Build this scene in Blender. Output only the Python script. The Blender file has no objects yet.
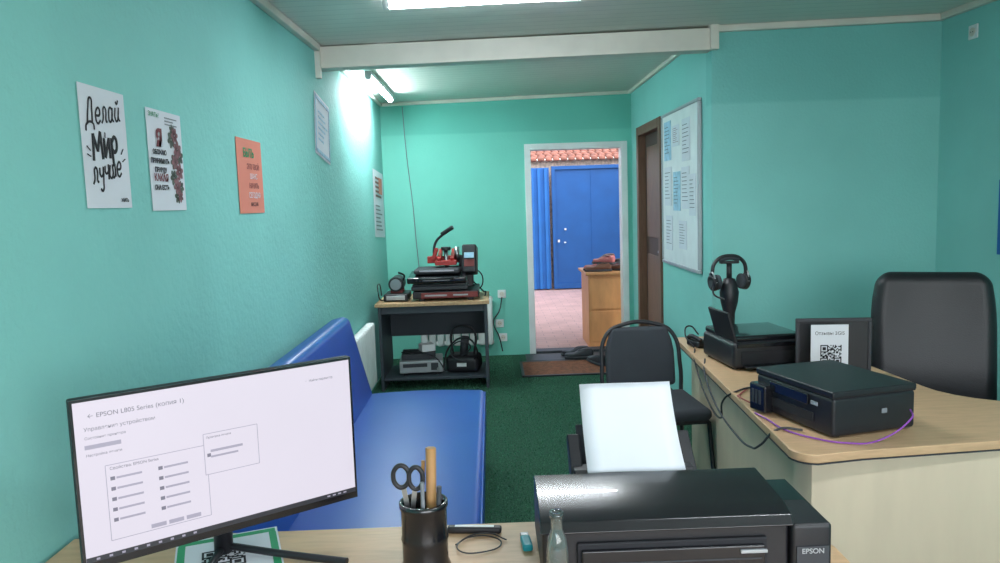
import bpy, bmesh, math, random
from mathutils import Vector, Matrix, Euler
random.seed(4)
S=bpy.context.scene
S.view_settings.view_transform='Standard'

def lin(c):
    o=[]
    for v in c:
        v/=255.0
        o.append(v/12.92 if v<=.04045 else ((v+.055)/1.055)**2.4)
    return o
def M(name,col,rough=.5,metal=0,bump=0,bs=60,var=.06,vs=6,emit=0,stretch=None,trans=0,coat=0,spec=.5,selfonly=False):
    m=bpy.data.materials.new(name); m.use_nodes=True
    nt=m.node_tree; N=nt.nodes; L=nt.links
    b=N['Principled BSDF']; c=lin(col)
    tc=N.new('ShaderNodeTexCoord'); mp=N.new('ShaderNodeMapping')
    L.new(tc.outputs['Object'],mp.inputs[0])
    if stretch: mp.inputs['Scale'].default_value=stretch
    nz=N.new('ShaderNodeTexNoise'); nz.inputs['Scale'].default_value=vs; nz.inputs['Detail'].default_value=5
    L.new(mp.outputs[0],nz.inputs['Vector'])
    cr=N.new('ShaderNodeValToRGB')
    cr.color_ramp.elements[0].position=.3; cr.color_ramp.elements[1].position=.7
    cr.color_ramp.elements[0].color=[max(0,x*(1-var)) for x in c]+[1]
    cr.color_ramp.elements[1].color=[min(1,x*(1+var)) for x in c]+[1]
    L.new(nz.outputs['Fac'],cr.inputs[0])
    if selfonly: b.inputs['Base Color'].default_value=(.03,.03,.035,1)
    else: L.new(cr.outputs[0],b.inputs['Base Color'])
    b.inputs['Roughness'].default_value=rough; b.inputs['Metallic'].default_value=metal
    b.inputs['Specular IOR Level'].default_value=spec
    b.inputs['Coat Weight'].default_value=coat
    b.inputs['Transmission Weight'].default_value=trans
    if emit:
        L.new(cr.outputs[0],b.inputs['Emission Color']); b.inputs['Emission Strength'].default_value=emit
    if bump:
        n2=N.new('ShaderNodeTexNoise'); n2.inputs['Scale'].default_value=bs; n2.inputs['Detail'].default_value=6
        L.new(tc.outputs['Object'],n2.inputs['Vector'])
        bp=N.new('ShaderNodeBump'); bp.inputs['Strength'].default_value=bump; bp.inputs['Distance'].default_value=.01
        L.new(n2.outputs['Fac'],bp.inputs['Height']); L.new(bp.outputs[0],b.inputs['Normal'])
    return m

def fin(name,bm,mat,parent=None,smooth=False):
    bmesh.ops.recalc_face_normals(bm,faces=bm.faces)
    me=bpy.data.meshes.new(name); bm.to_mesh(me); bm.free()
    if smooth:
        for p in me.polygons: p.use_smooth=True
    o=bpy.data.objects.new(name,me); S.collection.objects.link(o)
    if mat: me.materials.append(mat)
    if parent: o.parent=parent
    return o
def bevel(o,w,seg=2):
    if w<=0: return o
    for p in o.data.polygons: p.use_smooth=True
    m=o.modifiers.new('bev','BEVEL'); m.width=w; m.segments=seg; m.limit_method='ANGLE'; m.harden_normals=True
    return o
def addbox(bm,c,s,rot=None):
    mt=Matrix.Translation(c)
    if rot: mt=mt@Euler([math.radians(a) for a in rot]).to_matrix().to_4x4()
    mt=mt@Matrix.Diagonal((s[0],s[1],s[2],1))
    bmesh.ops.create_cube(bm,size=1,matrix=mt)
def box(name,c,s,mat,parent=None,bev=0,rot=None,seg=2):
    bm=bmesh.new(); addbox(bm,c,s,rot)
    return bevel(fin(name,bm,mat,parent),bev,seg)
def boxes(name,lst,mat,parent=None,bev=0):
    bm=bmesh.new()
    for t in lst: addbox(bm,*t)
    return bevel(fin(name,bm,mat,parent),bev)
def bb(x0,x1,y0,y1,z0,z1):
    return (((x0+x1)/2,(y0+y1)/2,(z0+z1)/2),(x1-x0,y1-y0,z1-z0))
def rbox(name,c,s,r,mat,parent=None,rot=None,n=12,fn=None):
    bm=bmesh.new()
    hs=[a/2 for a in s]; r=min(r,min(hs)*.999)
    def sh(p):
        q=[p[i]*hs[i] for i in range(3)]
        inn=[max(-(hs[i]-r),min(hs[i]-r,q[i])) for i in range(3)]
        d=Vector([q[i]-inn[i] for i in range(3)])
        if d.length>1e-9: d=d.normalized()*r
        v=Vector(inn)+d
        return Vector(fn(v)) if fn else v
    def samp(i,h):
        core=(h-r)/h if h>r else 0
        k=n//3
        if i<=k: return -1+(1-core)*(i/k)
        if i>=n-k: return 1-(1-core)*((n-i)/k)
        return -core+2*core*(i-k)/(n-2*k)
    for ax in range(3):
        a,b=[j for j in range(3) if j!=ax]
        for sg in (-1,1):
            g=[]
            for i in range(n+1):
                row=[]
                for j in range(n+1):
                    p=[0,0,0]; p[ax]=sg; p[a]=samp(i,hs[a]); p[b]=samp(j,hs[b])
                    row.append(bm.verts.new(sh(p)))
                g.append(row)
            for i in range(n):
                for j in range(n):
                    bm.faces.new((g[i][j],g[i+1][j],g[i+1][j+1],g[i][j+1]))
    bmesh.ops.remove_doubles(bm,verts=bm.verts,dist=1e-5)
    bmesh.ops.dissolve_degenerate(bm,edges=bm.edges,dist=1e-6)
    mt=Matrix.Translation(c)
    if rot: mt=mt@Euler([math.radians(a) for a in rot]).to_matrix().to_4x4()
    bmesh.ops.transform(bm,matrix=mt,verts=bm.verts)
    return fin(name,bm,mat,parent,True)
def cyl(name,a,b,r,mat,parent=None,r2=None,seg=24,bev=0):
    a=Vector(a); b=Vector(b); d=b-a
    bm=bmesh.new()
    mt=Matrix.Translation((a+b)/2)@d.to_track_quat('Z','Y').to_matrix().to_4x4()
    bmesh.ops.create_cone(bm,cap_ends=True,segments=seg,radius1=r,radius2=r if r2 is None else r2,depth=d.length,matrix=mt)
    o=fin(name,bm,mat,parent)
    for p in o.data.polygons: p.use_smooth=len(p.vertices)==4
    return bevel(o,bev) if bev else o
def tube(name,pts,r,mat,parent=None,cyc=False,auto=True):
    cu=bpy.data.curves.new(name,'CURVE'); cu.dimensions='3D'; cu.bevel_depth=r; cu.bevel_resolution=3; cu.resolution_u=8; cu.use_fill_caps=True
    if auto:
        sp=cu.splines.new('BEZIER'); sp.bezier_points.add(len(pts)-1)
        for p,q in zip(sp.bezier_points,pts):
            p.co=q; p.handle_left_type=p.handle_right_type='AUTO'
    else:
        sp=cu.splines.new('POLY'); sp.points.add(len(pts)-1)
        for p,q in zip(sp.points,pts): p.co=(*q,1)
    sp.use_cyclic_u=cyc
    o=bpy.data.objects.new(name,cu); S.collection.objects.link(o); cu.materials.append(mat)
    if parent: o.parent=parent
    return o
def prism(name,poly,z0,z1,mat,parent=None,bev=0):
    bm=bmesh.new()
    vs=[bm.verts.new((x,y,z0)) for x,y in poly]
    f=bm.faces.new(vs)
    r=bmesh.ops.extrude_face_region(bm,geom=[f])
    for v in r['geom']:
        if isinstance(v,bmesh.types.BMVert): v.co.z=z1
    return bevel(fin(name,bm,mat,parent),bev)
def xprism(name,poly,x0,x1,mat,parent=None,bev=0):
    "polygon in YZ extruded along X"
    bm=bmesh.new()
    vs=[bm.verts.new((x0,y,z)) for y,z in poly]
    f=bm.faces.new(vs)
    r=bmesh.ops.extrude_face_region(bm,geom=[f])
    for v in r['geom']:
        if isinstance(v,bmesh.types.BMVert): v.co.x=x1
    return bevel(fin(name,bm,mat,parent),bev)
def lathe(name,prof,mat,parent=None,loc=(0,0,0),seg=32):
    bm=bmesh.new(); rings=[]
    for r,z in prof:
        rings.append([bm.verts.new((loc[0]+r*math.cos(2*math.pi*i/seg),loc[1]+r*math.sin(2*math.pi*i/seg),loc[2]+z)) for i in range(seg)])
    for a,b in zip(rings,rings[1:]):
        for i in range(seg): bm.faces.new((a[i],a[(i+1)%seg],b[(i+1)%seg],b[i]))
    bm.faces.new(rings[0]); bm.faces.new(rings[-1])
    return fin(name,bm,mat,parent,True)
def grp(name,loc=(0,0,0),rz=0):
    e=bpy.data.objects.new(name,None); S.collection.objects.link(e); e.empty_display_size=.1
    e.location=loc; e.rotation_euler=(0,0,math.radians(rz)); return e
def frame(name,o,x,y):
    x=Vector(x).normalized(); y=Vector(y).normalized(); z=x.cross(y)
    e=bpy.data.objects.new(name,None); S.collection.objects.link(e); e.empty_display_size=.1
    m=Matrix((x,y,z)).transposed().to_4x4(); m.translation=Vector(o); e.matrix_world=m
    return e
def text(name,s,x,y,size,mat,parent,z=.003,rot=0,align='CENTER',bold=0,shear=0):
    cu=bpy.data.curves.new(name,'FONT'); cu.body=s; cu.size=size; cu.align_x=align; cu.extrude=.0002; cu.offset=bold; cu.shear=shear
    o=bpy.data.objects.new(name,cu); S.collection.objects.link(o); cu.materials.append(mat)
    o.parent=parent; o.location=(x,y,z); o.rotation_euler=(0,0,math.radians(rot)); return o
def lines(name,x0,y0,w,h,n,mat,parent,z=.002,t=.35):
    bm=bmesh.new(); st=h/n
    for i in range(n):
        ww=w*random.uniform(.55,1)
        addbox(bm,(x0+ww/2,y0-st*(i+.5),z),(ww,st*t,.0006))
    return fin(name,bm,mat,parent)
def qr(name,cx,cy,size,mat,parent,z=.002,n=19):
    bm=bmesh.new(); c=size/n
    def fnd(i,j):
        for a,b in((0,0),(0,n-7),(n-7,0)):
            if a<=i<a+7 and b<=j<b+7:
                u,v=i-a,j-b
                return (u in(0,6) or v in(0,6) or (2<=u<=4 and 2<=v<=4))
        return None
    for i in range(n):
        for j in range(n):
            k=fnd(i,j)
            if k is None: k=random.random()<.5
            if k: addbox(bm,(cx-size/2+c*(i+.5),cy-size/2+c*(j+.5),z),(c,c,.0006))
    return fin(name,bm,mat,parent)

# ---------------- materials
WALLC=(134,200,193)
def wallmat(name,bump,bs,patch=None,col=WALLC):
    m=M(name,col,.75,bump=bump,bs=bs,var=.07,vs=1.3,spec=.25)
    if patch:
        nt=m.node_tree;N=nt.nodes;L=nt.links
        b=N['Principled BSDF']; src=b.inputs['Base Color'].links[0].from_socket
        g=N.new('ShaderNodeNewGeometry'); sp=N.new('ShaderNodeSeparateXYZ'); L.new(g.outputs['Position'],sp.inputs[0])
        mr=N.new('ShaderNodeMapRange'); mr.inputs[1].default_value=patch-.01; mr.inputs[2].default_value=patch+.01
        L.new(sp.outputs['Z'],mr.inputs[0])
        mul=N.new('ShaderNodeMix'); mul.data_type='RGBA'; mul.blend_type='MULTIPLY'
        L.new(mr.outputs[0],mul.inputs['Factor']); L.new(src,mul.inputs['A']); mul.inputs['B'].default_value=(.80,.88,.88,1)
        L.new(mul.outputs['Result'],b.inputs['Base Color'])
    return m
m_wl=wallmat('plaster_rough',.4,38)
m_w=wallmat('plaster_paint',.2,60)
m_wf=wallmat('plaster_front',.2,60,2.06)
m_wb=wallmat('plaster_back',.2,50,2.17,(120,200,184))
m_ceil=M('ceiling_panel',(214,212,202),.45,var=.03)
nt=m_ceil.node_tree; N=nt.nodes; L=nt.links
tc=N.new('ShaderNodeTexCoord'); sx=N.new('ShaderNodeSeparateXYZ'); L.new(tc.outputs['Object'],sx.inputs[0])
mm=N.new('ShaderNodeMath'); mm.operation='MULTIPLY'; mm.inputs[1].default_value=10; L.new(sx.outputs['Y'],mm.inputs[0])
fr=N.new('ShaderNodeMath'); fr.operation='FRACT'; L.new(mm.outputs[0],fr.inputs[0])
gt=N.new('ShaderNodeMath'); gt.operation='GREATER_THAN'; gt.inputs[1].default_value=.94; L.new(fr.outputs[0],gt.inputs[0])
mx=N.new('ShaderNodeMix'); mx.data_type='RGBA'; L.new(gt.outputs[0],mx.inputs['Factor'])
b=N['Principled BSDF']; L.new(b.inputs['Base Color'].links[0].from_socket,mx.inputs['A']); mx.inputs['B'].default_value=(.46,.47,.42,1)
L.new(mx.outputs['Result'],b.inputs['Base Color'])
m_trim=M('trim_paint',(214,208,196),.5)
m_white=M('white_paint',(225,228,228),.45)
m_turf=M('turf_backing',(50,88,70),.95,bump=1,bs=160,var=.6,vs=90,spec=.1)
m_blade=M('turf_blade',(78,128,100),.8,var=.45,vs=45,spec=.2)
m_yard=M('pink_concrete',(204,168,162),.85,bump=.2,bs=30,var=.12,vs=3)
nt=m_yard.node_tree; N=nt.nodes; L=nt.links
bk=N.new('ShaderNodeTexBrick'); bk.offset=.5; bk.inputs['Scale'].default_value=2.2; bk.inputs['Mortar Size'].default_value=.008
tc=N.new('ShaderNodeTexCoord'); L.new(tc.outputs['Object'],bk.inputs['Vector'])
b=N['Principled BSDF']; L.new(b.inputs['Base Color'].links[0].from_socket,bk.inputs['Color1'])
L.new(bk.inputs['Color1'].links[0].from_socket,bk.inputs['Color2']); bk.inputs['Mortar'].default_value=(.40,.28,.27,1)
L.new(bk.outputs['Color'],b.inputs['Base Color'])
m_blue=M('sofa_leatherette',(16,72,160),.36,bump=.05,bs=200,var=.06,vs=3)
m_gate=M('gate_blue',(18,88,158),.5,var=.08,vs=4)
m_gate2=M('gate_blue_ribbed',(30,110,188),.5,var=.08,vs=4)
m_black=M('black_plastic',(29,29,34),.45,bump=.05,bs=300)
m_gloss=M('gloss_black',(22,23,28),.22,coat=.3)
m_dgrey=M('dark_grey',(52,54,60),.6)
m_leather=M('black_leather',(22,23,28),.46,bump=.12,bs=180)
m_fabric=M('grey_fabric',(58,62,68),.95,bump=.3,bs=400)
m_metal=M('steel',(170,172,175),.3,metal=1)
m_silver=M('silver_plastic',(165,168,172),.4,metal=.2)
m_red=M('red_metal',(160,36,32),.45)
m_redb=M('dull_red',(120,44,40),.5)
m_wood=M('laminate_beech',(200,164,128),.4,var=.1,vs=5,stretch=(2,14,14))
m_woodx=M('laminate_oak',(186,150,112),.5,var=.16,vs=6,stretch=(12,1.5,12))
m_cream=M('cream_panel',(212,194,170),.5,var=.04,vs=5,stretch=(3,3,.6))
m_tabledk=M('table_slate',(58,66,74),.6)
m_brown=M('door_brown',(110,78,60),.55,var=.2,vs=8,stretch=(10,10,1))
m_dbrown=M('door_dark_brown',(66,47,38),.6,var=.2,vs=8,stretch=(10,10,1))
m_orange=M('desk_orange_wood',(200,142,92),.5,var=.12,vs=5,stretch=(3,3,1))
m_mat=M('doormat_coir',(128,78,54),.95,bump=.8,bs=200,var=.35,vs=30)
m_stone=M('stone_rubble',(206,186,172),.9,bump=.6,bs=25,var=.4,vs=24)
m_tile=M('roof_tile_red',(158,104,88),.8,var=.35,vs=10)
m_paper=M('paper_white',(216,218,226),.8,var=.02)
m_ink=M('ink_black',(30,30,36),.8)
m_grey=M('ink_grey',(120,124,130),.8)
m_sal=M('paper_salmon',(214,130,112),.8,var=.03)
m_lblue=M('paper_lightblue',(160,196,218),.7,var=.2,vs=20)
m_green=M('ink_green',(40,150,100),.7)
m_purple=M('cable_purple',(140,70,170),.5)
m_teal=M('teal_plastic',(20,150,165),.3)
m_glass=M('clear_glass',(225,235,235),.05,trans=.95)
m_maroon=M('ink_maroon',(120,60,66),.8)
m_yellow=M('pencil_wood',(176,132,84),.6)
m_lamp=M('lamp_glow',(235,245,255),.5,emit=50,var=0)
m_lamp2=M('lamp_glow_strong',(235,248,255),.5,emit=110,var=0)
m_led=M('led_glow',(235,245,255),.5,emit=1.5,var=0)
m_scr=M('screen_white',(224,218,232),.4,emit=1.0,var=.01,selfonly=True)
m_scrg=M('screen_grey',(120,118,136),.4,emit=.95,selfonly=True)
m_scrl=M('screen_light',(172,168,188),.4,emit=.95,selfonly=True)
m_scrd=M('screen_dark',(24,30,44),.3,emit=.5,selfonly=True)

# ---------------- room
XL=-1.015; XB=1.386; XR=2.80; YM=4.68; YB=7.30; Y0=-1.2
def cz(x,y): return 2.475+.02*(x-XL)+.02*(y-YM)
floor=box('floor',*bb(XL-.15,XR+.15,Y0-.1,YB+.14,-.1,0),m_turf)
# grass fibres of the turf carpet
vs=[];fs=[]
for i in range(62000):
    x=random.uniform(-.95,1.36); y=random.uniform(1.75,7.25)
    if x<-.06 and y<4.32: continue
    if x>.17 and y>6.28: continue
    a=random.uniform(0,6.283); w_=random.uniform(.0015,.003); h=random.uniform(.006,.014); l=random.uniform(0,.008); b_=random.uniform(0,6.283)
    k=len(vs); vs+= [(x-w_*math.cos(a),y-w_*math.sin(a),0),(x+w_*math.cos(a),y+w_*math.sin(a),0),(x+l*math.cos(b_),y+l*math.sin(b_),h)]; fs.append((k,k+1,k+2))
me=bpy.data.meshes.new('turf_fibres'); me.from_pydata(vs,[],fs); me.materials.append(m_blade)
o=bpy.data.objects.new('turf_fibres',me); S.collection.objects.link(o); o.parent=floor
box('wall_left',*bb(XL-.15,XL,Y0,YB+.12,0,2.75),m_wl)
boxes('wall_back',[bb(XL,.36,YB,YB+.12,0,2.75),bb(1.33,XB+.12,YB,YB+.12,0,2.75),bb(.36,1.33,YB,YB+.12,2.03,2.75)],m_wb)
boxes('wall_passage',[bb(XB,XB+.12,YM+.12,6.03,0,2.75),bb(XB,XB+.12,6.98,YB,0,2.75),bb(XB,XB+.12,6.03,6.98,2.14,2.75)],m_w)
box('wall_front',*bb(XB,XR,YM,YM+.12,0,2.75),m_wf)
box('wall_right',*bb(XR,XR+.15,Y0,YM+.12,0,2.75),m_w)
WX0,WX1,WZ0,WZ1=-.5,2.3,.85,2.15
boxes('wall_rear',[bb(XL-.15,WX0,Y0-.12,Y0,0,2.75),bb(WX1,XR+.15,Y0-.12,Y0,0,2.75),bb(WX0,WX1,Y0-.12,Y0,0,WZ0),bb(WX0,WX1,Y0-.12,Y0,WZ1,2.75)],m_w)
g=grp('window_1')
boxes('frame_bars',[bb(WX0,WX0+.05,Y0-.1,Y0-.03,WZ0+.05,WZ1-.05),bb(WX1-.05,WX1,Y0-.1,Y0-.03,WZ0+.05,WZ1-.05),bb(WX0,WX1,Y0-.1,Y0-.03,WZ0,WZ0+.05),bb(WX0,WX1,Y0-.1,Y0-.03,WZ1-.05,WZ1),bb(.87,.93,Y0-.1,Y0-.03,WZ0+.05,WZ1-.05)],m_white,g,.005)
box('sill',*bb(WX0-.05,WX1+.05,Y0-.02,Y0+.12,WZ0-.04,WZ0-.01),m_white,g,.005)
def area(name,loc,rot,sx,sy,W,col):
    l=bpy.data.lights.new(name,'AREA'); l.shape='RECTANGLE'; l.size=sx; l.size_y=sy; l.energy=W; l.color=col
    o=bpy.data.objects.new(name,l); S.collection.objects.link(o); o.location=loc; o.rotation_euler=[math.radians(a) for a in rot]; return o
area('window_daylight',((WX0+WX1)/2,Y0-.15,(WZ0+WZ1)/2),(90,0,0),WX1-WX0-.1,WZ1-WZ0-.1,58,(.93,.95,1))
def slab(name,x0,x1,y0,y1,f,mat):
    bm=bmesh.new(); v=[]
    for dz in(0,.06):
        for x,y in((x0,y0),(x1,y0),(x1,y1),(x0,y1)): v.append(bm.verts.new((x,y,f(x,y)+dz)))
    for q in((0,1,2,3),(7,6,5,4),(0,4,5,1),(1,5,6,2),(2,6,7,3),(3,7,4,0)): bm.faces.new([v[i] for i in q])
    return fin(name,bm,mat)
slab('ceiling',XL,XR,Y0,YM,cz,m_ceil)
cb=lambda x,y:2.475+.02*(x-XL)
slab('ceiling_passage',XL,XB,YM,YB,cb,m_ceil)
def bar(name,a,b,w,h,mat):
    a=Vector(a);b=Vector(b);d=b-a
    bm=bmesh.new()
    up=Vector((0,0,1)); side=d.cross(up).normalized()*w/2; u=up*h/2
    vs=[bm.verts.new(p+s*side+t*u) for p in(a,b) for s,t in((-1,-1),(1,-1),(1,1),(-1,1))]
    for q in((0,1,2,3),(7,6,5,4),(0,4,5,1),(1,5,6,2),(2,6,7,3),(3,7,4,0)): bm.faces.new([vs[i] for i in q])
    return bevel(fin(name,bm,mat),.006)
bar('trim_1',(XL+.018,Y0,cz(XL,Y0)-.02),(XL+.018,YM-.06,cz(XL,YM)-.02),.036,.04,m_trim)
bar('trim_2',(XB,YM-.018,cz(XB,YM)-.02),(XR,YM-.018,cz(XR,YM)-.02),.036,.04,m_trim)
bar('trim_3',(XR-.018,Y0,cz(XR,Y0)-.02),(XR-.018,YM-.04,cz(XR,YM)-.02),.036,.04,m_trim)
bar('trim_4',(XL,YB-.015,cb(XL,0)-.015),(XB,YB-.015,cb(XB,0)-.015),.03,.03,m_trim)
bar('trim_5',(XL+.015,YM+.06,cb(XL,0)-.015),(XL+.015,YB-.03,cb(XL,0)-.015),.03,.03,m_trim)
bar('trim_6',(XB-.015,YM+.06,cb(XB,0)-.015),(XB-.015,YB-.03,cb(XB,0)-.015),.03,.03,m_trim)
bar('ceiling_beam',(XL,YM+.03,2.405),(XB,YM+.03,2.445),.12,.13,m_trim)
box('trim_7',*bb(XL,XL+.03,YM-.07,YM-.031,2.28,2.46),m_trim)
box('trim_8',*bb(XB-.02,XB+.03,YM-.055,YM-.001,2.38,2.53),m_trim)
# door frame to yard
g=grp('door_frame')
boxes('frame_bars',[bb(.35,.41,YB-.02,YB+.13,0,2.05),bb(1.28,1.34,YB-.02,YB+.13,0,2.05),bb(.411,1.279,YB-.02,YB+.13,1.99,2.05)],m_white,g,.004)
box('sill',*bb(.41,1.28,YB-.02,YB+.13,0,.03),m_dgrey,g,.005)
# brown door in passage wall
g=grp('door_1')
boxes('frame_bars',[bb(XB-.02,XB+.11,6.03,6.11,0,2.14),bb(XB-.02,XB+.11,6.90,6.98,0,2.14),bb(XB-.02,XB+.11,6.111,6.899,2.06,2.14)],m_brown,g,.006)
boxes('leaf',[bb(XB+.05,XB+.09,6.11,6.90,0.01,2.06)],m_dbrown,g)
boxes('panels',[bb(XB+.035,XB+.05,6.22,6.79,1.15,1.95),bb(XB+.035,XB+.05,6.22,6.79,.15,1.0)],m_brown,g,.008)
cyl('handle',(XB+.0,6.2,1.05),(XB+.05,6.2,1.05),.012,m_metal,g)

# lamps
def lamp(name,a,b,W=30,mat=None):
    g=grp(name); a=Vector(a);b=Vector(b)
    d=(b-a).normalized(); 
    mid=(a+b)/2; L_=(b-a).length
    horiz=abs(d.x)>.5
    s=(L_,.05,.03) if horiz else (.05,L_,.03)
    box('housing',mid+Vector((0,0,.025)),s,m_white,g,.005)
    cyl('tube',a+d*.03,b-d*.03,.02,mat or m_lamp,g)
    for p,q in((a,a+d*.03),(b-d*.03,b)): cyl('cap',p,q,.022,m_white,g)
    l=area('tube_light',mid-Vector((0,0,.022)),(0,0,0),L_-.06 if horiz else .04,.04 if horiz else L_-.06,W,(.93,.98,1)); l.parent=g
lamp('fill_lamp',(-.46,3.58,2.424),(.66,3.58,2.446),26)
lamp('fill_lamp',(-.83,5.45,2.42),(-.83,6.68,2.42),16,m_lamp2)
lamp('fill_lamp',(.6,.9,2.37),(1.8,.9,2.39),16)  # extra tube above the view, unseen, added to brighten the near room

# ---------------- yard
boxes('yard_ground',[bb(-3,5,YB+.14,14.5,-.12,-.02)],m_yard)
g=grp('metal_gate')
lst=[bb(-2.5,1.02,12.8,12.84,.0,2.06)]
for i in range(30): lst.append(bb(-2.4+i*.115,-2.35+i*.115,12.76,12.8,.0,2.06))
boxes('ribbed_sheet',lst,m_gate2,g,.004)
boxes('leaf',[bb(1.06,3.38,12.79,12.83,0,2.08),bb(1.06,1.12,12.75,12.79,0,2.08),bb(1.12,3.38,12.75,12.79,2.02,2.08),bb(1.12,3.38,12.75,12.79,0,.08),bb(1.72,1.74,12.782,12.79,.08,2.02)],m_gate,g,.004)
boxes('latch',[bb(1.14,1.17,12.70,12.75,.8,.84),bb(1.26,1.29,12.74,12.79,1.0,1.03),bb(1.25,1.28,12.74,12.79,.78,.80)],m_white,g)
g=grp('stone_wall'); box('courses',*bb(-3,5,13.0,13.25,-.02,2.20),m_stone,g)
bm=bmesh.new()
for r_ in range(5):
    for i in range(62):
        x=-3+i*.13+(r_%2)*.03
        mt=Matrix.Translation((x,12.95+r_*.16,2.22+r_*.045))@Matrix.Rotation(math.radians(-75),4,'X')@Matrix.Diagonal((.06,.03,1,1))
        bmesh.ops.create_cone(bm,cap_ends=True,segments=10,radius1=1,radius2=.9,depth=.20,matrix=mt)
fin('roof_tiles',bm,m_tile,g,True)
box('yard_wall_left',*bb(-3.15,-3,YB+.14,13,-.02,2.6),m_stone)
box('yard_wall_right',*bb(3.4,3.55,YB+.14,12.6,-.02,2.6),m_stone)
g=grp('yard_canopy'); 
boxes('rafters',[bb(-3,3.4,8.1,8.2,2.42,2.52),bb(-3,3.4,8.65,8.7,2.42,2.52)],m_dbrown,g)
box('roof_sheet',*bb(-3,3.4,YB+.13,8.8,2.52,2.55),m_dgrey,g)
boxes('posts',[bb(-2.9,-2.8,8.6,8.7,-.02,2.5),bb(3.2,3.3,8.6,8.7,-.02,2.5)],m_dbrown,g)

# yard desk
g=grp('yard_desk')
boxes('top',[bb(.95,2.15,7.56,8.22,.735,.76)],m_orange,g,.004)
boxes('body',[bb(.98,2.12,7.6,8.18,-.02,.735)],m_orange,g,.003)
boxes('panel_gaps',[bb(1.00,1.42,7.59,7.60,.05,.36),bb(1.00,1.42,7.59,7.60,.38,.70),bb(1.46,2.08,7.59,7.60,.05,.70)],m_orange,g,.004)
def shoe(name,loc,rz,mat,L_=.27,tilt=0):
    g=grp(name,loc,rz)
    if tilt: g.rotation_euler[1]=math.radians(tilt)
    def f(v):
        t=(v.y/L_)+.5 # 0 heel..1 toe
        w=.78+.35*math.sin(math.pi*min(1,max(0,t))**1.3)
        h=1.0 if t<.35 else 1-.55*min(1,(t-.35)/.35)
        return (v.x*w, v.y, (v.z+.04)*h-.04 if v.z>-.04 else v.z)
    rbox('upper',(0,0,.055),(.088,L_,.08),.03,mat,g,fn=f)
    rbox('sole',(0,0,.012),(.096,L_+.01,.024),.011,m_dgrey,g,fn=lambda v:(v.x*(.78+.3*math.sin(math.pi*min(1,max(0,v.y/L_+.5)))),v.y,v.z))
    tube('opening',[(-.022,-.1,.088),(.022,-.1,.088),(.026,-.03,.083),(0,.01,.072),(-.026,-.03,.083)],.006,m_black,g,True)
    return g
m_sh1=M('shoe_dark',(44,46,54),.6); m_sh2=M('shoe_brown',(104,66,50),.6); m_sh3=M('shoe_pink',(180,100,100),.6)
shoe('shoe',(.78,7.10,.012),70,m_sh1); shoe('shoe',(.80,6.98,.012),85,m_dgrey)
shoe('shoe',(.93,6.72,.014),20,m_sh1); shoe('shoe',(1.05,6.74,.014),12,m_black)
pile=grp('shoe_pile')
for i,(x,y,r,m_) in enumerate([(1.02,7.70,80,m_sh2),(1.02,7.82,70,m_sh3),(1.04,7.95,100,m_sh1),(1.28,7.72,60,m_sh2),(1.30,7.84,95,m_sh1),(1.30,7.97,80,m_sh3)]):
    shoe('pair_shoe',(x+.08,y,.761),r,m_).parent=pile
for i,(x,y,r,m_) in enumerate([(1.12,7.76,40,m_sh3),(1.14,7.90,120,m_sh2),(1.36,7.80,110,m_sh1)]):
    shoe('pair_shoe',(x+.05,y,.83),r,m_).parent=pile

g=grp('doormat'); box('pile',*bb(.24,1.20,6.33,6.90,0,.012),m_mat,g,.004)
boxes('border',[bb(.23,1.21,6.32,6.345,0,.014),bb(.23,1.21,6.885,6.91,0,.014),bb(.23,.255,6.32,6.91,0,.014),bb(1.185,1.21,6.32,6.91,0,.014)],m_black,g,.003)
g=grp('entry_mat'); box('pile',*bb(.30,1.36,6.95,7.27,0,.010),m_dgrey,g,.003)

# ---------------- sofa
g=grp('sofa')
def cush(v): 
    return (v.x,v.y,v.z+(.012*math.cos(v.x/.34*1.5)*1 if v.z>0 else 0))
rbox('seat',(-.405,3.15,.34),(.69,2.30,.16),.035,m_blue,g,fn=cush,n=15)
rbox('base',(-.42,3.15,.17),(.64,2.26,.20),.02,m_blue,g)
rbox('backrest',(-.83,3.15,.61),(.13,2.30,.54),.045,m_blue,g,rot=(0,-14,0),n=15)
for x in(-.66,-.18):
    for y in(2.1,4.2): cyl('leg',(x,y,0),(x,y,.08),.025,m_black,g)
tube('piping',[(-.065,2.02,.405),(-.065,3.15,.407),(-.065,4.28,.405)],.005,m_blue,g)

# radiators
def radiator(name,o,x,n,H=.5):
    g=frame(name,o,x,(0,0,1)); W=n*.08
    for i in range(n):
        rbox('fin',(i*.08+.04,H/2,.045),(.068,H,.07),.02,m_white,g,n=6)
    boxes('rails',[((W/2,.03,.045),(W,.04,.04)),((W/2,H-.03,.045),(W,.04,.04))],m_white,g,.01)
    return g
radiator('radiator',(XL+.005,4.95,.12),(0,1,0),11,.48)
radiator('radiator',(-.72,YB-.005,.12),(1,0,0),9,.48)

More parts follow.
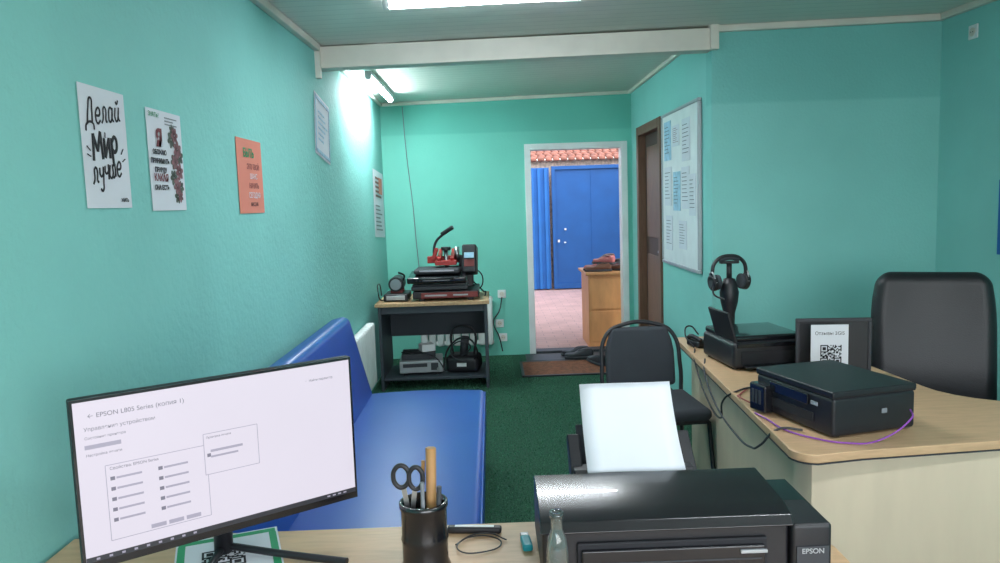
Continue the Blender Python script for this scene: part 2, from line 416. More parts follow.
# ---------------- table with heat press
g=grp('workbench_table')
box('top',*bb(-.95,-.03,5.98,6.62,.695,.72),m_tabledk,g,.003)
box('top_edge',*bb(-.95,-.03,5.972,5.98,.694,.721),m_woodx,g,.002)
box('top_face',*bb(-.948,-.032,5.98,6.618,.72,.7215),m_woodx,g)
boxes('sides',[bb(-.93,-.905,6.0,6.6,0,.695),bb(-.075,-.05,6.0,6.6,0,.695)],m_tabledk,g,.003)
box('modesty',*bb(-.905,-.075,6.54,6.56,.36,.695),m_tabledk,g)
box('drawer_rail',*bb(-.905,-.075,6.02,6.04,.63,.695),m_tabledk,g,.003)
box('shelf',*bb(-.905,-.075,6.02,6.54,.08,.10),m_tabledk,g,.002)
g=grp('video_recorder',(-.62,6.25,.101),4)
box('case',(0,0,.07),(.36,.30,.10),m_silver,g,.008)
boxes('front',[((-.05,-.152,.085),(.2,.006,.03)),((.11,-.152,.07),(.06,.006,.06))],m_dgrey,g,.002)
cyl('knob',(.14,-.15,.05),(.14,-.165,.05),.012,m_metal,g)
boxes('feet',[((x,y,.01),(.03,.03,.02)) for x in(-.13,.13) for y in(-.11,.11)],m_black,g)
box('upper_case',(-.02,.02,.145),(.28,.24,.05),m_dgrey,g,.006)
box('loose_box',(.05,.03,.20),(.12,.10,.06),m_white,g,.006,rot=(0,0,20))
tube('coiled_wire',[(-.16,-.05,.18),(-.10,-.10,.18),(-.02,-.06,.18),(-.08,0,.185),(-.14,-.02,.19),(-.10,-.08,.195),(.0,-.10,.18),(.12,-.14,.14),(.2,-.16,.03)],.006,m_black,g)
g=grp('foot_pump',(-.26,6.25,.101),-8)
rbox('body',(0,0,.07),(.28,.24,.14),.04,m_black,g)
tube('carry_handle',[(-.09,0,.12),(-.09,0,.34),(-.05,0,.37),(.05,0,.37),(.09,0,.34),(.09,0,.12)],.01,m_black,g)
cyl('cylinder',(.0,-.02,.13),(.02,-.02,.29),.035,m_dgrey,g)
tube('hose',[(.1,-.1,.1),(.14,-.16,.2),(.05,-.14,.30),(-.1,-.12,.22),(-.15,-.14,.05)],.008,m_black,g)
tube('hose_b',[(.0,-.1,.14),(.08,-.15,.24),(-.02,-.16,.27),(-.08,-.13,.16),(.05,-.16,.10)],.006,m_dgrey,g)
box('label',(.0,-.122,.07),(.08,.004,.03),m_white,g)

g=grp('heat_press',(-.38,6.30,.7215),0)
boxes('feet',[((x,y,.01),(.05,.05,.02)) for x in(-.2,.2) for y in(-.2,.2)],m_black,g,.004)
box('base_frame',(0,0,.05),(.54,.50,.06),m_black,g,.01)
boxes('base_trim',[((.03,-.256,.048),(.46,.014,.045))],m_redb,g,.004)
boxes('base_slots',[((.12,-.265,.048),(.12,.004,.012)),((-.08,-.265,.048),(.18,.004,.012))],m_silver,g)
rbox('lower_platen',(-.05,-.05,.105),(.46,.40,.035),.012,m_dgrey,g)
rbox('pad',(-.05,-.05,.13),(.44,.38,.018),.006,m_black,g)
rbox('upper_platen',(-.07,-.07,.185),(.48,.40,.05),.015,m_gloss,g,rot=(4,0,0))
box('platen_cover',(-.07,-.05,.235),(.38,.30,.045),m_dgrey,g,.02)
boxes('cover_slots',[((-.07,-.205,.242),(.28,.006,.012))],m_metal,g)
boxes('platen_label',[((-.07,-.277,.18),(.22,.004,.02))],m_silver,g)
box('column',(.16,.16,.20),(.12,.12,.28),m_black,g,.012)
rbox('control_box',(.20,.0,.31),(.12,.14,.24),.015,m_black,g,rot=(-15,0,-6))
box('display',(.195,-.087,.355),(.08,.006,.045),m_lblue,g,rot=(-15,0,-6))
boxes('control_panel',[((.195,-.079,.29),(.085,.006,.06),(-15,0,-6))],m_redb,g,.002)
boxes('linkage',[((.055,.06,.34),(.03,.30,.06),(12,0,0)),((-.055,.06,.34),(.03,.30,.06),(12,0,0)),((0,.15,.31),(.34,.06,.06)),((0,-.04,.295),(.18,.12,.04)),((-.09,-.02,.37),(.03,.08,.10),(0,20,0))],m_red,g,.006)
cyl('spindle',(0,0,.22),(0,0,.40),.018,m_metal,g)
cyl('spring',(.09,.05,.30),(.09,.05,.42),.022,m_metal,g)
cyl('adjust_knob',(0,0,.395),(0,0,.425),.04,m_black,g,bev=.005)
tube('lever',[(-.10,.02,.34),(-.10,.0,.40),(-.08,.0,.47),(-.03,-.02,.52),(.01,-.04,.545)],.011,m_black,g)
cyl('lever_grip',(-.03,-.03,.53),(.07,-.06,.59),.018,m_black,g,bev=.005)
tube('front_handle',[(-.20,-.27,.18),(-.20,-.33,.19),(.06,-.33,.19),(.06,-.27,.18)],.011,m_black,g,auto=False)
tube('power_cable',[(.22,.2,.1),(.30,.1,.03),(.32,.0,.015),(.25,.30,.01)],.006,m_black,g)
tube('control_cable',[(.24,.02,.24),(.30,.02,.16),(.27,.05,.06),(.20,.12,.10)],.006,m_black,g)
g=grp('mug_press',(-.79,6.22,.7215),0)
rbox('base',(0,0,.035),(.20,.30,.06),.012,m_black,g)
boxes('front_plate',[((0,-.151,.035),(.15,.004,.035))],m_silver,g,.002)
cyl('heater',(0,-.11,.14),(0,.11,.14),.062,m_black,g,bev=.01)
boxes('brackets',[((0,-.06,.08),(.10,.02,.07)),((0,.06,.08),(.10,.02,.07))],m_redb,g,.004)
cyl('bore',(0,-.115,.14),(0,-.108,.14),.045,m_metal,g)
tube('handle',[(.05,-.05,.16),(.07,-.09,.21),(.03,-.13,.24)],.008,m_black,g)
tube('cable',[(-.08,-.05,.03),(-.12,-.15,.02),(-.13,-.22,.1),(-.14,-.05,.14),(-.15,.1,.03)],.005,m_black,g)

# outlets, cables on wall
def outlet(name,o,x):
    g=frame(name,o,x,(0,0,1))
    box('plate',(0,0,.005),(.08,.08,.01),m_white,g,.004)
    cyl('well',(0,0,.008),(0,0,.014),.024,m_trim,g)
    for s in(-.009,.009): cyl('hole',(s,0,.013),(s,0,.0155),.003,m_ink,g)
outlet('wall_socket',(.09,YB,.61),(1,0,0)); outlet('wall_socket',(.06,YB,.32),(1,0,0)); outlet('wall_socket',(.09,YB,.18),(1,0,0))
outlet('junction_box',(XR,4.37,2.38),(0,-1,0))
tube('wall_cable',[(-.80,YB-.01,2.44),(-.78,YB-.012,2.0),(-.74,YB-.012,1.5),(-.72,YB-.01,1.1),(-.70,YB-.01,.8)],.004,m_grey)
tube('socket_cable',[(.09,YB-.02,.58),(.06,YB-.05,.45),(.0,YB-.06,.35),(.05,YB-.08,.2),(.08,YB-.05,.05)],.006,m_black)

# ---------------- posters left wall
def poster(name,y0,y1,z0,z1,mat,tilt=0):
    o=frame(name,(XL+.004,(y0+y1)/2,(z0+z1)/2),(0,math.cos(math.radians(tilt)),math.sin(math.radians(tilt))),(0,-math.sin(math.radians(tilt)),math.cos(math.radians(tilt))))
    w,h=y1-y0,z1-z0
    bm=bmesh.new(); n=12; g_=[]
    for i in range(n+1):
        row=[]
        for j in range(n+1):
            u=i/n-.5; v=j/n-.5
            row.append(bm.verts.new((u*w,v*h,0.0)))
        g_.append(row)
    for i in range(n):
        for j in range(n): bm.faces.new((g_[i][j],g_[i+1][j],g_[i+1][j+1],g_[i][j+1]))
    s=fin('sheet',bm,mat,o); so=s.modifiers.new('t','SOLIDIFY'); so.thickness=.001
    return o,w,h
GL={'Д':[[(-.05,-.25),(0,0),(.55,.0),(.62,-.25)],[(.08,0),(.18,.6),(.4,1.05),(.48,.6),(.48,0)]],
'е':[[(.05,.32),(.38,.36),(.3,.62),(.12,.55),(.04,.25),(.18,0),(.42,.1)]],
'л':[[(0,.0),(.12,.15),(.22,.65),(.34,.6),(.38,.05),(.46,.02)]],
'а':[[(.36,.5),(.18,.62),(.04,.3),(.12,.02),(.3,.15),(.37,.6)],[(.37,.6),(.36,.1),(.46,.02)]],
'й':[[(.05,.6),(.04,.1),(.15,.02),(.32,.3),(.36,.6)],[(.36,.6),(.35,.1),(.45,.02)],[(.1,.85),(.2,.76),(.32,.9)]],
'М':[[(0,0),(.08,.9)],[(.08,.9),(.32,.3)],[(.32,.3),(.58,.95)],[(.58,.95),(.64,0)]],
'и':[[(.05,.72),(.05,.05)],[(.05,.05),(.38,.68)],[(.38,.72),(.4,0)]],
'р':[[(.05,.7),(.08,-.3)],[(.06,.55),(.3,.72),(.42,.45),(.25,.2),(.08,.3)]],
'у':[[(.02,.6),(.08,.25),(.25,.25),(.34,.6)],[(.34,.6),(.3,.0),(.18,-.4),(.02,-.3)]],
'ч':[[(.04,.62),(.08,.3),(.3,.32)],[(.34,.65),(.33,0)]],
'ш':[[(.03,.6),(.04,.05),(.22,.08),(.25,.6)],[(.25,.2),(.3,.03),(.45,.1),(.48,.6)],[(.48,.5),(.52,.03)]]}
def handwrite(name,word,x,y,size,r,rot,par,sh=.2):
    cu=bpy.data.curves.new(name,'CURVE'); cu.dimensions='3D'; cu.bevel_depth=r; cu.bevel_resolution=2; cu.resolution_u=6; cu.use_fill_caps=True
    adv=0
    for ch in word:
        w=max(p[0] for s in GL[ch] for p in s)
        for s_ in GL[ch]:
            sp=cu.splines.new('BEZIER'); sp.bezier_points.add(len(s_)-1)
            for p,(a,b) in zip(sp.bezier_points,s_):
                p.co=((adv+a+sh*b)*size,b*size,0); p.handle_left_type=p.handle_right_type='AUTO'
        adv+=w+.12
    o=bpy.data.objects.new(name,cu); S.collection.objects.link(o); cu.materials.append(m_ink)
    o.parent=par; o.location=(x,y,.0015); o.rotation_euler=(0,0,math.radians(rot)); o.scale=(1,1,.3)
p,w,h=poster('lettering_poster',1.912,2.148,1.52,1.833,m_paper)
handwrite('word_1','Делай',-.092,.055,.062,.0032,8,p)
handwrite('word_2','л',-.01,.028,.02,.0014,5,p)
handwrite('word_3','Мир',-.07,-.035,.075,.0056,7,p,.1)
handwrite('word_4','лучше',-.082,-.095,.060,.0034,10,p)
tube('flourish_a',[(.075,-.01,.002),(.088,.005,.002)],.0014,m_ink,p); tube('flourish_b',[(.08,-.03,.002),(.095,-.022,.002)],.0014,m_ink,p)
tube('flourish_c',[(-.10,.0,.002),(-.085,-.01,.002)],.0014,m_ink,p); tube('flourish_d',[(-.10,-.02,.002),(-.085,-.025,.002)],.0014,m_ink,p)
text('word_5','ЖИТЬ',.075,-.140,.014,m_ink,p,bold=.0004)
p,w,h=poster('flower_poster',2.28,2.53,1.51,1.818,m_paper)
text('head_1','Я',-.05,.044,.07,m_maroon,p,bold=.003)
for i,t in enumerate(['ОБОЖАЮ','ПРИНИМАТЬ','ПРАВДУ','КАКАЯ','ОНА ЕСТЬ']):
    text('line_%d'%i,t,-.055,.018-.027*i,.020 if i!=3 else .03,m_ink if i!=3 else m_maroon,p,bold=.0008)
text('tag','ЗНАТЬ?',-.08,.13,.02,m_green,p); lines('small_text',.0,.14,.1,.03,3,m_grey,p)
m_fl=M('flower_ink',(132,92,98),.8,var=.5,vs=40); m_lf=M('leaf_ink',(84,92,84),.8,var=.4,vs=40)
def petals(name,lst,mat,z):
    bm=bmesh.new()
    for (x,y,r) in lst:
        for k in range(6):
            a=k*math.pi/3+r*90
            mt=Matrix.Translation((x+.6*r*math.cos(a),y+.6*r*math.sin(a),z))@Matrix.Rotation(a,4,'Z')@Matrix.Diagonal((r*.5,r*.34,.0004,1))
            bmesh.ops.create_cone(bm,cap_ends=True,segments=10,radius1=1,radius2=1,depth=1,matrix=mt)
    fin(name,bm,mat,p)
petals('leaves',[(.04,.07,.026),(.095,.02,.026),(.04,-.05,.024),(.09,-.08,.02),(.06,-.11,.022),(.05,.0,.024),(.05,.1,.018)],m_lf,.0015)
petals('flowers',[(.065,.085,.024),(.08,.04,.028),(.055,.0,.024),(.085,-.03,.026),(.06,-.075,.026),(.08,-.11,.018)],m_fl,.0022)
p,w,h=poster('salmon_poster',3.07,3.40,1.49,1.80,m_sal)
text('head','БЫТЬ',-.02,.08,.05,m_green,p,bold=.001)
for i,t in enumerate(['ЭТО ТВОЙ','ШАНС','НАЧАТЬ','СЕГОДНЯ']): text('line_%d'%i,t,.03,.03-.04*i,.032,m_paper if i%2 else m_maroon,p)
text('foot','МИССИЯ',.02,-.125,.022,m_ink,p)
p,w,h=poster('blue_poster',4.50,4.90,1.80,2.17,m_paper,-8)
boxes('border',[((0,.16,.003),(.38,.02,.001)),((0,-.16,.003),(.38,.02,.001)),((-.18,0,.003),(.02,.34,.001)),((.18,0,.003),(.02,.34,.001))],m_lblue,p)
lines('text',-.12,.1,.24,.2,6,m_lblue,p,.003)
p,w,h=poster('wall_calendar',6.62,7.22,1.22,1.82,m_paper,-3)
lines('text_a',-.2,.25,.35,.2,5,m_redb,p,.003,.5); lines('text_b',-.22,0,.4,.25,7,m_grey,p,.003)
box('photo',(.1,.17,.003),(.2,.15,.001),m_sal,p)
p=frame('blue_flyer',(XR-.004,3.955,1.33),(0,-1,0),(0,0,1)); box('sheet',(0,0,0),(.30,.41,.002),m_gate,p); text('print','СКИДКИ',0,0,.045,m_paper,p)

# whiteboard on passage wall
p=frame('whiteboard',(XB-.012,5.41,1.56),(0,-1,0),(0,0,1))
box('panel',(0,0,0),(1.0,1.10,.016),m_white,p)
boxes('rim',[((0,.56,.004),(1.04,.022,.026)),((0,-.56,.004),(1.04,.022,.026)),((-.51,0,.004),(.022,1.09,.026)),((.51,0,.004),(.022,1.09,.026))],m_silver,p,.004)
k=0
for (x,y,w,h) in[(-.33,.36,.21,.29),(-.33,.02,.21,.29),(-.08,.38,.2,.15),(.2,.33,.21,.29),(.18,.0,.21,.29),(-.06,-.02,.2,.28),(.36,-.05,.16,.28),(-.3,-.33,.2,.26),(.1,-.33,.21,.2)]:
    k+=1
    box('note_%d'%k,(x,y,.011),(w,h,.003),m_lblue if k in(1,6) else m_paper,p)
    lines('note_text_%d'%k,x-w*.4,y+h*.4,w*.8,h*.75,8,m_grey if k not in(3,) else m_maroon,p,.0132,.2)

# ---------------- visitor chair
g=grp('visitor_chair',(.795,3.72,-.0),4)   # faces -Y
rbox('backrest',(0,.23,.655),(.375,.05,.32),.024,m_fabric,g,n=15,fn=lambda v:(v.x*(1-.22*(max(0,v.z)/.16)**2),v.y-.4*v.x*v.x+.02,v.z),rot=(-8,0,0))
tube('back_hoop',[(-.21,.19,.44),(-.213,.21,.60),(-.18,.245,.775),(-.09,.262,.825),(.09,.262,.825),(.18,.245,.775),(.213,.21,.60),(.21,.19,.44)],.011,m_black,g)
rbox('seat',(0,-.02,.45),(.46,.43,.06),.028,m_fabric,g,n=15)
box('seat_pan',(0,-.02,.415),(.42,.39,.015),m_black,g,.004)
for s in(-1,1):
    tube('leg_loop',[(s*.21,.19,.44),(s*.23,.24,.2),(s*.24,.28,.012)],.011,m_black,g,auto=False)
    tube('front_leg',[(s*.21,.19,.43),(s*.225,-.19,.40),(s*.235,-.26,.012)],.011,m_black,g,auto=False)
tube('cross_bar',[(-.225,-.17,.40),(.225,-.17,.40)],.010,m_black,g,auto=False)

# ---------------- reception desk
g=grp('reception_desk')
def rnd(cx,cy,r,a0,a1,n=6):
    return [(cx+r*math.cos(math.radians(a0+(a1-a0)*i/n)),cy+r*math.sin(math.radians(a0+(a1-a0)*i/n))) for i in range(n+1)]
top=[(1.01,4.12)]+[(.895,2.24)]+rnd(.965,2.23,.072,180,262,5)+[(1.10,2.185),(1.6,2.23),(2.70,2.23),(2.70,2.62)]+rnd(1.98,2.90,.28,270,180,6)+[(1.68,3.3),(1.62,3.9),(1.58,4.12)]
prism('top',top,.692,.72,m_wood,g,.004)
prism('top_edge',[(x,y) for x,y in top],.688,.692,m_dgrey,g)
prism('side_panel',[(1.09,4.08),(.98,2.32),(1.0,2.32),(1.11,4.08)],0,.688,m_cream,g,.002)
prism('front_panel',[(.945,2.32),(.945,2.27),(.965,2.225),(1.10,2.235),(2.66,2.28),(2.66,2.30),(1.1,2.265),(1.0,2.26),(.98,2.32)],0,.688,m_cream,g,.002)
boxes('inner_supports',[bb(1.11,1.55,4.05,4.08,0,.688),bb(2.64,2.66,2.30,2.60,0,.688)],m_cream,g)

# big office chair
g=grp('executive_chair',(1.97,3.24,0),-22)  # local -Y front
def cb_(v): return (v.x*(1-.14*max(0,v.z/.33)**3), v.y-.35*v.x*v.x-(.012*math.cos(v.x*5)*math.sin((v.z+.32)*9.5)if v.y<0 else 0), v.z)
rbox('backrest',(0,.24,.79),(.52,.13,.64),.064,m_leather,g,n=24,rot=(-7,0,0),fn=cb_)
tube('back_piping',[(-.20,.165,.52),(-.215,.195,.8),(-.18,.235,1.02),(-.10,.25,1.075),(.10,.25,1.075),(.18,.235,1.02),(.215,.195,.8),(.20,.165,.52)],.005,m_leather,g)
rbox('seat',(0,-.05,.48),(.54,.52,.12),.055,m_leather,g,n=15)
for s in(-1,1):
    tube('arm_frame',[(s*.25,.16,.47),(s*.30,.16,.56),(s*.30,.12,.635),(s*.30,-.10,.635),(s*.29,-.15,.52),(s*.25,-.12,.45)],.016,m_black,g)
    rbox('arm_pad',(s*.30,.02,.65),(.06,.24,.035),.016,m_leather,g)
cyl('gas_lift',(0,-.02,.10),(0,-.02,.43),.028,m_dgrey,g)
for i in range(5):
    a=math.radians(72*i+10)
    tube('base_leg_%d'%i,[(0,-.02,.11),(.16*math.cos(a),-.02+.16*math.sin(a),.10),(.30*math.cos(a),-.02+.30*math.sin(a),.07)],.02,m_black,g)
    c=Vector((.30*math.cos(a),-.02+.30*math.sin(a),.028)); t=Vector((-math.sin(a),math.cos(a),0))*.022
    cyl('caster_%d'%i,c-t,c+t,.028,m_black,g)

DZ=.7205
g=grp('inkjet_printer',(1.005,2.46,DZ),15)
rbox('body',(.165,.02,.068),(.32,.40,.125),.012,m_black,g)
box('scanner_lid',(.165,.02,.142),(.325,.405,.022),m_black,g,.006)
boxes('lid_groove',[((.165,.02,.1305),(.318,.398,.003))],m_ink,g)
box('front_slot',(.004,.03,.05),(.006,.24,.03),m_ink,g)
box('control_panel',(.0,.03,.105),(.01,.2,.035),m_gloss,g,.003)
rbox('ink_tank',(-.005,.17,.055),(.05,.09,.10),.008,m_gloss,g)
boxes('tank_windows',[((-.031,.15,.06),(.002,.012,.05)),((-.031,.17,.06),(.002,.012,.05)),((-.031,.19,.06),(.002,.012,.05))],m_dgrey,g)
boxes('labels',[((-.001,-.10,.10),(.004,.03,.012))],m_silver,g)
box('side_sticker',(.2,-.1815,.075),(.02,.002,.015),m_grey,g)
for x in(.04,.29):
    for y in(-.15,.19): cyl('foot',(x,y,0),(x,y,.006),.012,m_ink,g)
g=grp('photo_printer',(1.215,3.46,DZ),6)
rbox('body',(0,0,.065),(.35,.36,.12),.02,m_black,g)
rbox('lid',(0,.01,.135),(.33,.33,.03),.012,m_gloss,g)
box('front_recess',(0,-.181,.055),(.28,.006,.06),m_ink,g,.002)
box('output_tray',(0,-.195,.018),(.26,.05,.008),m_black,g,.003)
box('button_strip',(0,-.183,.112),(.32,.008,.02),m_gloss,g,.003)
box('side_tray',(-.165,-.06,.155),(.012,.22,.22),m_black,g,.004,rot=(0,-16,0))
for x in(-.15,.15):
    for y in(-.14,.14): cyl('foot',(x,y,0),(x,y,.006),.012,m_ink,g)

g=frame('picture_frame',(1.455,3.16,DZ+.121),(1,-.12,0),(0,0,1))
box('panel',(0,0,0),(.31,.24,.016),m_black,g,.004)
boxes('rim',[((0,.113,.009),(.31,.014,.008)),((0,-.113,.009),(.31,.014,.008)),((-.148,0,.009),(.014,.21,.008)),((.148,0,.009),(.014,.21,.008))],m_dgrey,g,.002)
box('back_strut',(0,-.03,-.04),(.05,.17,.006),m_black,g,rot=(28,0,0))
g=frame('qr_sign',(1.395,3.06,DZ+.123),(1,-.12,0),(0,0,1))
box('card',(0,0,0),(.15,.215,.004),m_paper,g,.001)
qr('qr_code',0.005,-.02,.085,m_ink,g,.003); text('heading','Отзывы 2GIS',0,.065,.02,m_ink,g,.0025)
boxes('foot',[((0,-.116,.012),(.13,.012,.05))],m_glass,g)

# headphones + stand
g=grp('headphone_stand',(1.25,3.92,DZ),0)
lathe('base',[(0.001,0),(.075,0),(.078,.008),(.06,.02),(.035,.04),(.028,.1),(.03,.16),(.045,.22),(.05,.27),(.04,.31),(.03,.34),(.001,.35)],m_black,g)
cyl('neck',(0,0,.33),(0,0,.43),.014,m_black,g)
rbox('yoke',(0,0,.428),(.10,.035,.014),.006,m_black,g)
g=grp('headphones',(1.25,3.92,DZ),0); g.rotation_euler[2]=math.radians(10)
tube('headband',[(-.085,0,.33),(-.095,0,.38),(-.075,0,.435),(0,0,.462),(.075,0,.435),(.095,0,.38),(.085,0,.33)],.010,m_black,g)
tube('headband_pad',[(-.055,0,.441),(0,0,.450),(.055,0,.441)],.011,m_fabric,g)
for s in(-1,1):
    cyl('ear_cup',(s*.075,0,.325),(s*.105,0,.32),.043,m_black,g,bev=.008)
    cyl('ear_cushion',(s*.057,0,.325),(s*.078,0,.325),.041,m_fabric,g,bev=.008)
    cyl('cup_ring',(s*.103,0,.32),(s*.108,0,.32),.026,m_dgrey,g)
    tube('yoke_arm',[(s*.09,-.04,.325),(s*.1,0,.38),(s*.09,.04,.325)],.005,m_metal,g)
tube('microphone',[(-.1,-.02,.31),(-.12,-.07,.27),(-.09,-.12,.25)],.005,m_black,g)
g=grp('desk_telephone',(1.06,3.84,DZ),20)
rbox('base',(0,0,.02),(.07,.11,.035),.012,m_black,g)
tube('handset',[(-.02,-.055,.042),(-.035,0,.058),(-.02,.055,.042)],.011,m_black,g)
box('keypad',(.015,0,.039),(.03,.06,.004),m_silver,g)
tube('power_cord',[(1.02,3.75,.725),(.978,3.6,.70),(.965,3.3,.56),(.955,3.1,.56),(.93,3.0,.66),(.96,2.9,.727),(1.05,2.95,.727)],.004,m_black)
tube('data_cord',[(1.0,3.5,.727),(.955,3.35,.70),(.93,3.1,.62),(.92,2.8,.58),(.905,2.6,.60),(.89,2.45,.66),(.93,2.4,.727),(1.0,2.38,.7265)],.004,m_dgrey)
tube('purple_cable',[(.92,2.60,.725),(.935,2.5,.7255),(.945,2.40,.7255),(1.0,2.30,.7255),(1.08,2.24,.7255),(1.18,2.25,.7255),(1.29,2.26,.79),(1.32,2.32,.80)],.0028,m_purple)
tube('pink_cable',[(1.02,2.95,.7255),(.95,2.85,.7255),(.92,2.75,.74),(.95,2.72,.7255)],.003,m_sh3)
tube('loose_cord',[(1.03,3.80,.725),(1.0,3.86,.78),(1.03,3.9,.82),(1.07,3.86,.78)],.004,m_black)

# ---------------- front desk
g=grp('office_desk')
prism('top',[(-1.0,.55),(.70,.55),(.71,1.52),(.60,1.70),(-1.0,1.70)],.725,.75,m_wood,g,.003)
boxes('legs',[bb(-.98,-.955,.6,1.66,0,.725),bb(.64,.665,.6,1.5,0,.725)],m_cream,g,.002)
box('modesty',*bb(-.95,.62,1.50,1.52,.2,.725),m_cream,g)

# monitor
mw,mh=.565,.333
g=grp('computer_monitor'); e=g
x=Vector((.816,.577,0)).normalized(); z=x.cross(Vector((0,0,1))); 
mt=Matrix((x,Vector((0,0,1)),z)).transposed().to_4x4(); mt.translation=Vector((-.560,1.525,.997)); e.matrix_world=mt
MW=mt.copy()
box('shell',(0,0,-.012),(mw,mh,.018),m_black,g,.004)
rbox('rear_hump',(0,-.03,-.035),(.34,.2,.04),.015,m_black,g)
box('bezel',(0,0,-.001),(mw-.002,mh-.002,.006),m_gloss,g,.001)
box('screen',(0,.005,.0025),(mw-.014,mh-.024,.002),m_scr,g)
sz=.0042
x0=-mw/2+.007; y1=mh/2-.007
box('taskbar',(0,-mh/2+.022,sz),(mw-.014,.010,.0006),m_scrd,g)
boxes('taskbar_icons',[((x0+.02+i*.022,-mh/2+.022,sz+.0006),(.006,.004,.0004)) for i in range(9)]+[((.21+i*.013,-mh/2+.022,sz+.0006),(.007,.003,.0004)) for i in range(4)],m_scrl,g)
text('page_title','← EPSON L805 Series (копия 1)',x0+.022,y1-.032,.0125,m_scrg,g,sz,align='LEFT')
text('page_line1','Управление устройством',x0+.015,y1-.056,.010,m_scrg,g,sz,align='LEFT')
text('page_line2','Состояние принтера',x0+.015,y1-.072,.007,m_scrg,g,sz,align='LEFT')
box('page_button',(x0+.045,y1-.087,sz),(.062,.008,.0006),m_scrl,g)
text('page_line3','Настройка печати',x0+.015,y1-.105,.007,m_scrg,g,sz,align='LEFT')
text('corner_note','▫ Найти параметр',.235,y1-.035,.007,m_scrg,g,sz,align='RIGHT')
def outline(name,x,y,w,h,z=sz):
    t=.0012
    box(name+'_fill',(x+w/2,y-h/2,z),(w,h,.0005),m_scr,g)
    boxes(name+'_edge',[((x+w/2,y,z+.0005),(w,t,.0006)),((x+w/2,y-h,z+.0005),(w,t,.0006)),((x,y-h/2,z+.0005),(t,h,.0006)),((x+w,y-h/2,z+.0005),(t,h,.0006))],m_scrl,g)
outline('dialog',x0+.045,y1-.128,.185,.148)
text('dialog_title','Свойства: EPSON Series',x0+.052,y1-.138,.008,m_scrg,g,sz+.001,align='LEFT')
boxes('dialog_lines',[((x0+.085+.085*i,y1-.155-.0205*j,sz+.001),(.045,.004,.0006)) for i in range(2) for j in range(5)],m_scrl,g)
boxes('dialog_icons',[((x0+.056+.085*i,y1-.155-.0205*j,sz+.001),(.008,.007,.0006)) for i in range(2) for j in range(5)],m_scrg,g)
boxes('dialog_buttons',[((x0+.13+.033*i,y1-.268,sz+.001),(.028,.008,.0006)) for i in range(3)],m_scrl,g)
outline('popup',x0+.225,y1-.105,.11,.085,sz+.0012)
text('popup_title','Проверка печати',x0+.23,y1-.115,.006,m_scrg,g,sz+.0025,align='LEFT')
boxes('popup_lines',[((x0+.27,y1-.142,sz+.002),(.065,.005,.0006)),((x0+.265,y1-.154,sz+.002),(.055,.004,.0006))],m_scrl,g)
box('popup_icon',(x0+.234,y1-.15,sz+.002),(.007,.007,.0006),m_scrg,g)
def toL(p): return MW.inverted()@Vector(p)
tube('stand_leg_a',[toL((-.615,1.605,.764)),toL((-.47,1.555,.762)),toL((-.325,1.51,.761))],.008,m_black,g)
tube('stand_leg_b',[toL((-.615,1.605,.764)),toL((-.61,1.46,.762)),toL((-.60,1.32,.761))],.008,m_black,g)
cyl('stand_neck',toL((-.615,1.60,.756)),toL((-.595,1.565,.95)),.02,m_black,g)

g=frame('desk_flyer',(-.585,1.545,.7505),(math.cos(.35),math.sin(.35),0),(-math.sin(.35),math.cos(.35),0))
box('sheet',(0,0,0),(.22,.30,.001),m_paper,g)
boxes('green_border',[((0,.135,.0006),(.21,.018,.0006)),((.098,0,.0006),(.016,.25,.0006)),((-.098,0,.0006),(.016,.25,.0006)),((0,-.1,.0006),(.18,.05,.0006))],m_green,g)
qr('qr_code',-.01,.03,.09,m_ink,g,.0008)

# pen holder
g=grp('pen_holder',(-.157,1.49,.7505))
lathe('cup',[(.001,0),(.050,0),(.052,.006),(.047,.02),(.047,.06),(.049,.068),(.047,.075),(.047,.130),(.050,.135),(.050,.145),(.045,.146),(.043,.128),(.043,.02),(.001,.018)],m_gloss,g)
cyl('ruler_stick',(.012,.01,.03),(.018,.02,.25),.010,m_yellow,g,r2=.011,seg=6)
cyl('pencil',(-.01,.015,.03),(.0,.03,.22),.004,m_yellow,g,seg=6)
cyl('pen',(.025,-.01,.03),(.035,-.015,.18),.005,m_dgrey,g)
cyl('pen_grey',(.0,-.02,.03),(.002,-.028,.195),.004,m_grey,g)
tube('scissor_ring_a',[(-.042+.016*math.cos(t),-.01,.202+.023*math.sin(t)) for t in [i*math.pi/4 for i in range(8)]],.005,m_black,g,True)
tube('scissor_ring_b',[(-.012+.014*math.cos(t),-.012,.198+.023*math.sin(t)) for t in [i*math.pi/4 for i in range(8)]],.005,m_black,g,True)
boxes('scissor_blades',[((-.028,-.011,.11),(.010,.002,.14),(0,-8,0)),((-.024,-.014,.11),(.010,.002,.14),(0,8,0))],m_metal,g)

g=grp('utility_knife',(-.06,1.650,.7505),-6)
rbox('handle',(0,0,.008),(.125,.022,.015),.006,m_black,g); box('blade_slot',(0,0,.0158),(.09,.009,.002),m_white,g,.001)
tube('cable_loop',[(-.10,1.585,.754),(-.07,1.62,.754),(-.02,1.615,.755),(.0,1.58,.754),(-.04,1.545,.754),(-.09,1.55,.756),(-.085,1.60,.758),(-.03,1.63,.757),(.012,1.60,.754)],.0016,m_black)
g=grp('lighter',(.055,1.575,.7505),5)
rbox('body',(0,-.005,.008),(.022,.055,.015),.005,m_teal,g); box('cap',(0,.03,.008),(.018,.015,.013),m_metal,g,.002)
g=grp('glass_vial',(.098,1.255,.7505))
lathe('bottle',[(.001,0),(.018,0),(.019,.004),(.019,.14),(.016,.165),(.010,.18),(.010,.20),(.012,.202),(.012,.212),(.008,.212),(.008,.18),(.014,.16),(.017,.14),(.017,.006),(.001,.005)],m_glass,g)

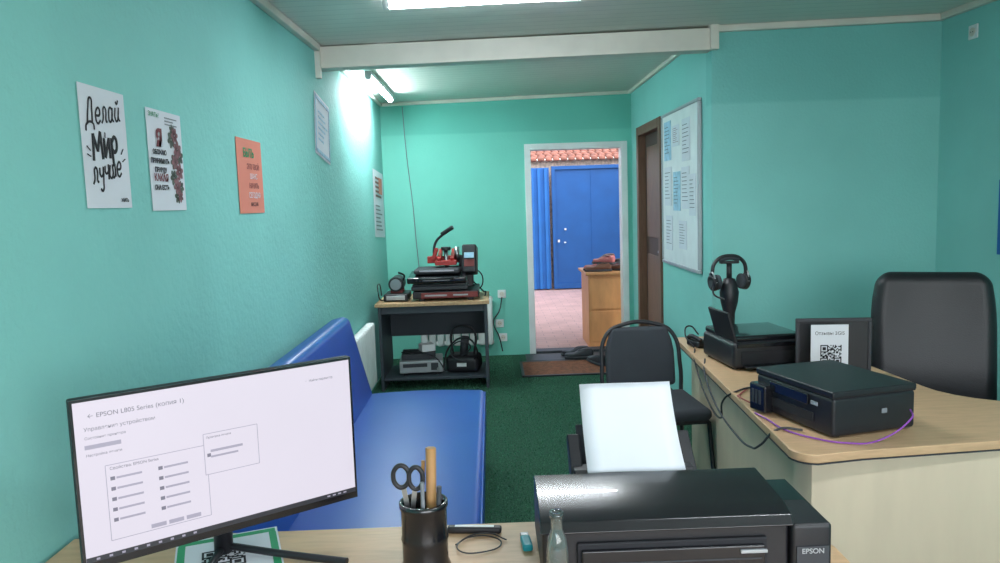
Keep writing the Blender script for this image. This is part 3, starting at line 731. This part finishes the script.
# ---------------- front printer
g=grp('photo_inkjet_printer',(0,0,.7505))
xa,xb=.078,.548
xprism('body',[(1.36,0.012),(1.64,.012),(1.64,.130),(1.56,.160),(1.38,.152),(1.36,.135)],xa,xb,m_black,g,.008)
xprism('top_cover',[(1.345,.128),(1.36,.146),(1.40,.158),(1.555,.166),(1.56,.160),(1.40,.150),(1.365,.138),(1.355,.125)],xa-.004,xb+.004,m_gloss,g,.003)
box('front_recess',((xa+xb)/2+.01,1.356,.058),(.36,.012,.095),m_ink,g,.003)
box('front_tray',((xa+xb)/2+.01,1.346,.055),(.345,.012,.08),m_gloss,g,.003)
box('tray_handle',((xa+xb)/2+.16,1.338,.085),(.05,.006,.006),m_silver,g,.001)
boxes('tray_line',[(((xa+xb)/2+.01,1.3395,.07),(.33,.001,.003))],m_dgrey,g)
for i in range(3): cyl('button_%d'%i,(xa+.022,1.362,.12-.03*i),(xa+.022,1.353,.12-.03*i),.007,m_dgrey,g)
cyl('led',(xa+.022,1.3535,.12),(xa+.022,1.352,.12),.002,m_led,g,seg=10)
xprism('feeder_base',[(1.57,.13),(1.64,.10),(1.67,.13),(1.63,.160),(1.59,.160)],.165,.43,m_black,g,.004)
xprism('paper_support',[(1.64,.12),(1.655,.12),(1.735,.215),(1.728,.222)],.185,.42,m_dgrey,g,.002)
xprism('guide_left',[(1.58,.13),(1.65,.13),(1.70,.20),(1.68,.215)],.160,.188,m_black,g,.004)
xprism('guide_right',[(1.58,.13),(1.65,.13),(1.70,.20),(1.68,.215)],.412,.44,m_black,g,.004)
rbox('ink_tank',(.588,1.465,.066),(.076,.23,.124),.008,m_black,g)
xprism('tank_lid',[(1.355,.118),(1.575,.124),(1.575,.130),(1.355,.126)],.552,.624,m_gloss,g,.002)
box('tank_label',(.588,1.348,.055),(.062,.003,.06),m_dgrey,g,.001)
for x in(.11,.5):
    for y in(1.39,1.61): cyl('foot',(x,y,0),(x,y,.014),.012,m_ink,g)
t=text('tank_print','EPSON',0,0,.014,m_silver,g,0,bold=.0002)
t.location=(.588,1.346,.072); t.rotation_euler=(math.radians(90),0,0)
bm=bmesh.new(); n=14; rows=[]
for j in range(n+1):
    t=j/n; L_=t*.226
    y=1.578+L_*math.cos(math.radians(37+7*t)); z=.158+L_*math.sin(math.radians(37+7*t))-.03*math.sin(math.pi*t)*.3
    rows.append([bm.verts.new((.194+.214*i/6+.004*t,y+.002*math.sin(i),z+.0)) for i in range(7)])
for j in range(n):
    for i in range(6): bm.faces.new((rows[j][i],rows[j][i+1],rows[j+1][i+1],rows[j+1][i]))
s=fin('paper_sheet',bm,m_paper,g,True); so=s.modifiers.new('t','SOLIDIFY'); so.thickness=.0012; so.offset=1

# ---------------- world, daylight
w=bpy.data.worlds.new('sky'); S.world=w; w.use_nodes=True
nt=w.node_tree; bg=nt.nodes['Background']
sky=nt.nodes.new('ShaderNodeTexSky'); sky.sky_type='NISHITA'
sky.sun_disc=False; sky.sun_elevation=math.radians(45); sky.sun_rotation=math.radians(120)
hs=nt.nodes.new('ShaderNodeHueSaturation'); hs.inputs['Saturation'].default_value=.3
nt.links.new(sky.outputs[0],hs.inputs['Color'])
nt.links.new(hs.outputs[0],bg.inputs[0]); bg.inputs[1].default_value=.75

# ---------------- camera
cam=bpy.data.cameras.new('camera'); cam.sensor_width=36; cam.lens=27; cam.clip_start=.02
co=bpy.data.objects.new('camera',cam); S.collection.objects.link(co); S.camera=co
pit=math.radians(6.0); yaw=math.radians(.6); rol=math.radians(1.9)
F=Vector((math.sin(yaw)*math.cos(pit),math.cos(yaw)*math.cos(pit),-math.sin(pit)))
R=F.cross(Vector((0,0,1))).normalized(); U=R.cross(F)
R2=R*math.cos(rol)-U*math.sin(rol); U2=U*math.cos(rol)+R*math.sin(rol)
mt=Matrix((R2,U2,-F)).transposed().to_4x4(); mt.translation=Vector((0,0,1.5)); co.matrix_world=mt
